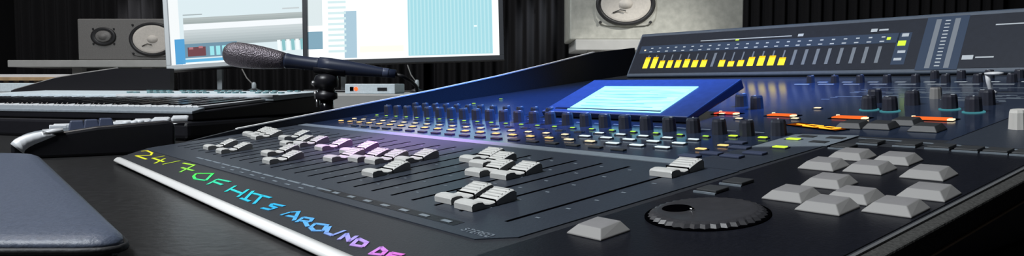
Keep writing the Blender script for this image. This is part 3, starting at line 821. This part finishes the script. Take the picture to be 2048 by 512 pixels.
# clip cradle: arc under the microphone
mb = MB(M['plastic']); secs = []
cpos = h0+axn*(213*pxm)-Vector((sx_, sy_, DESK))
for dz in (-.020, .024):
    ring = []
    for k in range(13):
        t = math.radians(200+140*k/12); ring.append((math.cos(t), math.sin(t)))
    secs.append([cpos+axn*dz+Vector((0, 1, 0))*(c*.0128)+zr*(s*.0128)*(1 if zr.z > 0 else -1) for c, s in ring]+[cpos+axn*dz+Vector((0, 1, 0))*(c*.0106)+zr*(s*.0106)*(1 if zr.z > 0 else -1) for c, s in reversed(ring)])
mb.loft(secs, True); mb.obj('clip', st)
# microphone cable
p0 = h1+axn*.001
pts = [p0, at(806, 153, YM), at(822, 162, 1.08), at(832, 172, 1.12), at(836, 190, 1.15), at(838, 215, 1.18), at(840, 245, 1.20)]
pts[-1].z = DESK+.004
tag(MB(M['rubber']).tube(pts, .0026, 8).obj('microphone_cable'), 'thin black cable trailing from the tail of the microphone', 'cable')
# two thin leads with pale plugs hanging below the monitors
for (x0, y0, x1, y1, lab) in ((484, 138, 508, 171, 'thin dark lead with pale plug hanging under the left monitor'), (815, 130, 834, 166, 'thin dark lead with pale plug hanging under the right monitor')):
    Yq = 1.86
    a0, a1 = at(x0, y0, Yq), at(x1, y1, Yq-.03)
    root = empty('lead', a1, lab, 'cable')
    MB(M['speaker']).tube([a0-a1, (a0-a1)*.5+Vector((-.003, 0, -.002)), (0, 0, 0)], .0016, 8).obj('wire', root)
    MB(M['bezellight']).lathe([(.004, -.010), (.0055, -.008), (.0055, .003), (.003, .008)], 12).obj('plug', root)
    MB(M['plastic']).lathe([(.018, RZ-a1.z), (.016, RZ-a1.z+.006), (.006, RZ-a1.z+.010), (.005, -.010)], 16).obj('holder', root)

# ================================================================ MASTER KEYBOARD ON ITS PLINTH
Ck = at(385, 216, .95); Lk = at(0, 213, 1.06)
dl = Vector((Lk.x-Ck.x, Lk.y-Ck.y, 0)).normalized(); yawk = math.atan2(-dl.y, -dl.x)
kz = Ck.z
mwk = Matrix.Translation(Vector((Ck.x, Ck.y, 0))) @ Matrix.Rotation(yawk, 4, 'Z')
LEN, DEP = .62, .30
zpl = at(347, 236, .945).z
mp = mwk.copy(); mp.translation.z = DESK
pl = empty('keyboard_plinth', None, 'black plinth lifting the master keyboard off the table', 'plinth', mw=mp)
MB(M['plastic']).box(-LEN-.01, .0, -.012, DEP+.01, 0, zpl-DESK-.0045).obj('plinth_body', pl, .004)
MB(M['gloss']).tube([(-.05, -.0135, zpl-DESK-.0085), (.0, -.013, zpl-DESK-.0085)], .003, 8).obj('plinth_edge', pl)
MB(M['plastic']).box(-.02, .006, -.016, DEP+.01, .002, zpl-DESK-.005).obj('end_block', pl, .005)
mk = mwk.copy(); mk.translation.z = zpl-.0035
kbd = empty('master_keyboard', None, 'white-keyed master keyboard with silver panel in front of the monitors', 'keyboard', mw=mk)
hf = kz-(zpl-.0035); hr = hf+.016
def kt(y): return hf+(hr-hf)*y/DEP
mb = MB(M['kbsilver'], M['kblight'], M['plastic'])
mb.m(M['plastic']).hexa([(-LEN, 0, 0), (0, 0, 0), (0, DEP, 0), (-LEN, DEP, 0)], [(-LEN, 0, kt(0)-.006), (0, 0, kt(0)-.006), (0, DEP, kt(DEP)-.003), (-LEN, DEP, kt(DEP)-.003)])
mb.obj('case', kbd, .002)
mb = MB(M['kbsilver']); mb.hexa([(-LEN, -.001, kt(0)-.008), (0, -.001, kt(0)-.008), (0, .022, kt(.022)-.006), (-LEN, .022, kt(.022)-.006)], [(-LEN, -.001, kt(0)-.004), (0, -.001, kt(0)-.004), (0, .022, kt(.022)-.001), (-LEN, .022, kt(.022)-.001)]); mb.obj('front_rail', kbd, .001)
mb = MB(M['kblight']); y0, y1 = .165, DEP
mb.hexa([(-LEN, y0, kt(y0)-.003), (0, y0, kt(y0)-.003), (0, y1, kt(y1)-.003), (-LEN, y1, kt(y1)-.003)], [(-LEN, y0, kt(y0)+.005), (0, y0, kt(y0)+.005), (0, y1, kt(y1)+.003), (-LEN, y1, kt(y1)+.003)])
mb.m(M['whitekey']).hexa([(-.30, y0-.002, kt(y0)+.002), (0, y0-.002, kt(y0)+.002), (0, y0+.012, kt(y0)+.005), (-.30, y0+.012, kt(y0)+.005)], [(-.30, y0-.002, kt(y0)+.006), (0, y0-.002, kt(y0)+.006), (0, y0+.012, kt(y0)+.0062), (-.30, y0+.012, kt(y0)+.0062)])
mb.obj('top_panel', kbd, .001)
kw_ = .0098
wk = bk = None
nk = int((LEN-.05)/kw_)
for i in range(nk):
    x = -.012-kw_*(i+.5)
    def keyw():
        mb = MB(M['whitekey']); mb.hexa([(-kw_*.46, .024, kt(.024)-.004), (kw_*.46, .024, kt(.024)-.004), (kw_*.46, .163, kt(.163)-.004), (-kw_*.46, .163, kt(.163)-.004)], [(-kw_*.46, .024, kt(.024)), (kw_*.46, .024, kt(.024)), (kw_*.46, .163, kt(.163)), (-kw_*.46, .163, kt(.163))]); return mb
    if wk is None: wk = keyw().obj('white_key', kbd, .0006, loc=(x, 0, 0))
    else: dup(wk, kbd, (x, 0, 0))
    if (i % 7) in (0, 1, 3, 4, 5):
        xb = x-kw_/2
        if bk is None:
            mb = MB(M['gloss']); q = kw_*.27
            mb.hexa([(-q, .034, kt(.034)), (q, .034, kt(.034)), (q, .162, kt(.162)), (-q, .162, kt(.162))], [(-q*.8, .038, kt(.038)+.002), (q*.8, .038, kt(.038)+.002), (q*.8, .162, kt(.162)+.002), (-q*.8, .162, kt(.162)+.002)])
            bk = mb.obj('black_key', kbd, .0006, loc=(xb, 0, 0))
        else: dup(bk, kbd, (xb, 0, 0))
sl = None
for i in range(22):
    x = -.03-.0145*i
    for y in (.225, .268):
        if (i*7+int(y*100)) % 5 == 0: continue
        if sl is None: sl = MB(M['teal']).box(-.0035, .0035, -.004, .004, 0, .0022).obj('panel_button', kbd, .0005, loc=(x, y, kt(y)+.0040))
        else: dup(sl, kbd, (x, y, kt(y)+.0040))
# small audio interface
ai = at(690, 187, 1.56); ae = at(790, 187, 1.56)
ra = empty('audio_interface', ((ai.x+ae.x)/2, 1.56, RZ), 'small pale rack box with an orange light under the right monitor', 'audio interface')
wa = ae.x-ai.x; ha = .021
MB(M['kblight']).box(-wa/2, wa/2, 0, .14, 0, ha).obj('case', ra, .0015)
MB(M['plastic']).box(wa*.15, wa*.34, -.001, .001, ha*.30, ha*.62).obj('port_panel', ra)
MB(M['redled']).lathe([(.004, -.001), (.004, .0012), (.002, .0018)], 14, (0, 0, 0), Matrix(((1,0,0),(0,0,-1),(0,1,0)))).obj('power_light', ra, loc=(-wa*.28, 0, ha*.5))
MB(M['slot']).box(-wa*.40, -wa*.33, -.0012, .001, ha*.3, ha*.7).obj('switch', ra)

# ================================================================ LEFT BACK: SYNTH AND SLANTED BOARD
Ys = 2.02
s0, s1 = at(-60, 178, Ys), at(205, 178, Ys)
rs = empty('synthesizer', ((s0.x+s1.x)/2, Ys, RZ), 'pale synthesizer with tan wooden front at the far left under the shelf', 'synthesizer')
ws = s1.x-s0.x
def zs(y): return at(0, y, Ys).z-RZ
MB(M['kblight']).box(-ws/2, ws/2, .0, .16, 0, zs(166)).obj('case', rs, .002)
MB(M['tan']).box(-ws/2, ws/2, .03, .05, zs(166), zs(154)).obj('wood_panel', rs, .001)
MB(M['whitekey']).box(-ws/2, ws/2, .05, .16, zs(166), zs(148)).obj('rear_panel', rs, .002)
for i in range(12):
    MB(M['gloss']).box(-ws/2+.02+i*ws/13, -ws/2+.02+i*ws/13+.012, .004, .028, zs(166), zs(161)).obj('black_key', rs)
Yb = 1.62
poly = [(22, 186), (22, 181), (110, 156), (170, 146), (232, 137), (340, 137), (340, 186)]
rb = empty('slanted_board', (at(180, 180, Yb).x, Yb, RZ), 'black slanted board between the master keyboard and the left shelf', 'board')
def bsec(y): return [Vector((at(x, yy, Yb).x-rb.location.x, y, max(0, at(x, yy, Yb).z-RZ))) for x, yy in poly]
mb = MB(M['plastic']); mb.loft([bsec(0), bsec(.02)]); mb.obj('board_panel', rb)
mb = MB(M['keyside'])
q = [Vector((at(x, yy, Yb).x-rb.location.x, .010, at(x, yy, Yb).z-RZ+.001)) for x, yy in poly[1:5]]
mb.tube(q, .0022, 6); mb.obj('board_edge', rb)

# ================================================================ SECOND CONTROLLER (side view, left)
Y1, Y2 = .70, .775
e0 = at(22, 312, Y1); e1 = at(352, 300, Y2)
du = Vector((e1.x-e0.x, e1.y-e0.y, 0)); Lc = du.length; yawc = math.atan2(du.y, du.x)
mwc = Matrix.Translation(Vector((e0.x, e0.y, DESK))) @ Matrix.Rotation(yawc, 4, 'Z')
rc = empty('control_surface', None, 'second black control surface seen side on, its rounded nose at left', 'control surface', mw=mwc)
def topc(u):                   # height of the side cheek along its length (0..1)
    z0 = at(60, 270, Y1).z-DESK; z1 = at(345, 241, Y2).z-DESK
    return z0+(z1-z0)*u
us = [(0, .000), (-.004, .008), (0.0, .018), (.02, .55), (.06, .85), (.12, .97), (.2, 1.0)]
prof = [(0.004, 0), (0, .006)]
H1 = topc(.1)
for t in range(0, 9):
    ph = math.radians(180-90*t/8); prof.append((.040+.040*math.cos(ph), .012+(H1-.012)*math.sin(ph)))
prof += [(Lc*.5, topc(.55)), (Lc-.006, topc(1.0)), (Lc, topc(1.0)-.004), (Lc, 0)]
DC = .135
mb = MB(M['plastic']); mb.loft([[(x, y, z) for x, z in prof] for y in (0, .018)]); mb.obj('side_cheek', rc, .003)
prof2 = [(x, max(0, z-.003)) for x, z in prof]
mb = MB(M['kbsilver']); mb.loft([[(x, y, z) for x, z in prof2] for y in (.0185, DC)]); mb.obj('body', rc, .001)
mb = MB(M['whitekey'])  # gloss reflection on the nose, built as a white strip
arc = [(x, z) for x, z in prof if z > .008][1:-4]+[(Lc*.18, topc(.20)), (Lc*.30, topc(.32))]
secs = []
for i, (x, z) in enumerate(arc):
    t_ = i/(len(arc)-1); w_ = .0125*(1-t_)**.8+.0012
    p0, p1 = Vector(arc[max(0, i-1)]), Vector(arc[min(len(arc)-1, i+1)])
    nn = (p1-p0).normalized(); nn = Vector((nn.y, -nn.x))
    q = Vector((x, z))+nn*w_; o_ = Vector((x, z))-nn*.0012
    secs.append([(o_.x, -.0016, o_.y), (o_.x, .026, o_.y), (q.x, .026, q.y), (q.x, -.0016, q.y)])
mb.loft(secs, True); mb.obj('nose_highlight', rc)['label'] = 'white curved strip painting the gloss reflection over the rounded nose'
def topb(x): return topc(x/Lc)-.003
o0 = None
for r_ in range(3):
    for k in range(7):
        x = .015+k*.020+r_*.004; y = .060+r_*.024
        if x < .045 and r_ == 0: continue
        zz = topb(max(x, .05))
        if o0 is None: o0 = MB(M['whitekey']).box(-.008, .008, -.007, .007, 0, .004).obj('pad_button', rc, .001, loc=(x+.02, y, zz))
        else: dup(o0, rc, (x+.02, y, zz))
o0 = None
for x in (.055, .068, .081):
    if o0 is None: o0 = MB(M['blueplastic']).hexa([(-.0075, -.010, 0), (.0075, -.010, 0), (.0075, .010, 0), (-.0075, .010, 0)], [(-.0055, -.007, .010), (.0055, -.007, .010), (.0055, .007, .010), (-.0055, .007, .010)]).obj('fader_cap', rc, .001, loc=(x, .034, topb(x)))
    else: dup(o0, rc, (x, .034, topb(x)))
MB(M['teal']).box(Lc*.60, Lc*.72, .024, .040, topb(Lc*.66)-.001, topb(Lc*.66)+.0015).obj('name_plate', rc)
o0 = None
for x in (Lc*.70, Lc*.755, Lc*.79):
    if o0 is None: o0 = MB(M['whitekey']).lathe([(.004, 0), (.004, .004), (.003, .005)], 12).obj('knob', rc, loc=(x, .032, topb(x)))
    else: dup(o0, rc, (x, .032, topb(x)))

# ================================================================ PADDED ARMREST
zt_ = .0600
def top_pt(px, py):
    d = ray(px, py); t = -zt_/d.z; return EYE+d*t
f0, f1 = top_pt(76, 303), top_pt(266, 473)
g0 = Vector((f0.x-.40, f0.y+.03, f0.z)); g1 = Vector((f1.x-.34, f1.y-.002, f1.z))
ctr = (f0+f1+g0+g1)/4
rp_ = empty('padded_armrest', (ctr.x, ctr.y, DESK), 'grey leather padded armrest cushion on the table at the lower left', 'armrest')
th_ = f0.z-DESK
def ring(ins, z): 
    out = []
    c4 = [g1, f1, f0, g0]
    for i, p_ in enumerate(c4):
        a_, b_ = c4[i-1], c4[(i+1) % 4]
        for t in range(5):
            u = t/4; r = .022
            q0 = p_+(a_-p_).normalized()*r; q1 = p_+(b_-p_).normalized()*r
            q = q0*(1-u)**2+p_*2*u*(1-u)+q1*u**2
            q = q+(ctr-q).normalized()*ins
            out.append((q.x-ctr.x, q.y-ctr.y, z))
    return out
mb = MB(M['leather']); mb.smooth = True
lv = [(.004, th_*.36), (0, th_*.50), (.001, th_*.72), (.006, th_*.90), (.014, th_*.985), (.035, th_*1.02), (.08, th_*1.03)]
mb.loft([ring(i_, z) for i_, z in lv], True); mb.obj('cushion', rp_)
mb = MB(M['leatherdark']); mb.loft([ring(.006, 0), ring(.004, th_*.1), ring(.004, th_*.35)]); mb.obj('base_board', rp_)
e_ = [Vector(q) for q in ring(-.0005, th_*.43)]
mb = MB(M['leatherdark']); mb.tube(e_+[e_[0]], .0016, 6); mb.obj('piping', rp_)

# ================================================================ LIGHT
w = bpy.data.worlds.new('world'); S.world = w; w.use_nodes = True
bg = w.node_tree.nodes['Background']; bg.inputs[0].default_value = (.35, .42, .6, 1); bg.inputs[1].default_value = .02
def area(name, loc, target, size, power, col=(1, 1, 1), sy=None):
    l = bpy.data.lights.new(name, 'AREA'); l.energy = power; l.color = col; l.size = size
    if sy: l.shape = 'RECTANGLE'; l.size_y = sy
    o = bpy.data.objects.new(name, l); C.objects.link(o); o.location = loc
    o.rotation_euler = (Vector(target)-Vector(loc)).to_track_quat('-Z', 'Y').to_euler(); return o
def spot(name, loc, target, power, ang, blend, col, r=.03):
    l = bpy.data.lights.new(name, 'SPOT'); l.energy = power; l.color = col; l.spot_size = math.radians(ang); l.spot_blend = blend; l.shadow_soft_size = r
    o = bpy.data.objects.new(name, l); C.objects.link(o); o.location = loc
    o.rotation_euler = (Vector(target)-Vector(loc)).to_track_quat('-Z', 'Y').to_euler(); return o
area('overhead_light', (-1.0, .0, 2.45), (-.15, .5, .8), .7, 50, (.93, .97, 1.0))
area('overhead_light', (-1.3, 1.5, 2.5), (-1.1, 1.9, .8), .5, 10, (1, .96, .92))  # unseen light, added to brighten the synthesizer under the left shelf
spot('speaker_fill_spot', (1.5, .6, 2.3), at(1420, 20, 1.6), 240, 12, .6, (1.0, .98, .92))  # unseen spot, added to light the right speaker's baffle
spot('curtain_fill_spot', (-1.6, 3.1, 2.4), at(270, 20, 3.8), 110, 9, 1.0, (.95, .97, 1.0))  # no lamp in view; added to lift the left curtain folds
spot('curtain_fill_spot', (.55, 3.1, 2.4), at(1075, 40, 3.8), 110, 10, 1.0, (.85, .92, 1.0))  # likewise added, for the folds between right monitor and speaker
spot('lcd_glow_spot', (.75, .45, 2.2), conw(-540, 570, 10), 700, 19, 1.0, (.06, .26, 1.0))  # unseen lamp, added to stand in for the screen's blue glow
spot('flare_tint_spot', (-.1, .4, 2.3), conw(-515, 325, 0), 300, 8, 1.0, (.75, .25, 1.0))  # unseen lamp, added for the violet flare tint on the strip
S.view_settings.view_transform = 'Standard'; S.view_settings.look = 'None'
S.view_settings.exposure = 0; S.view_settings.gamma = 1; S.view_settings.use_curve_mapping = False
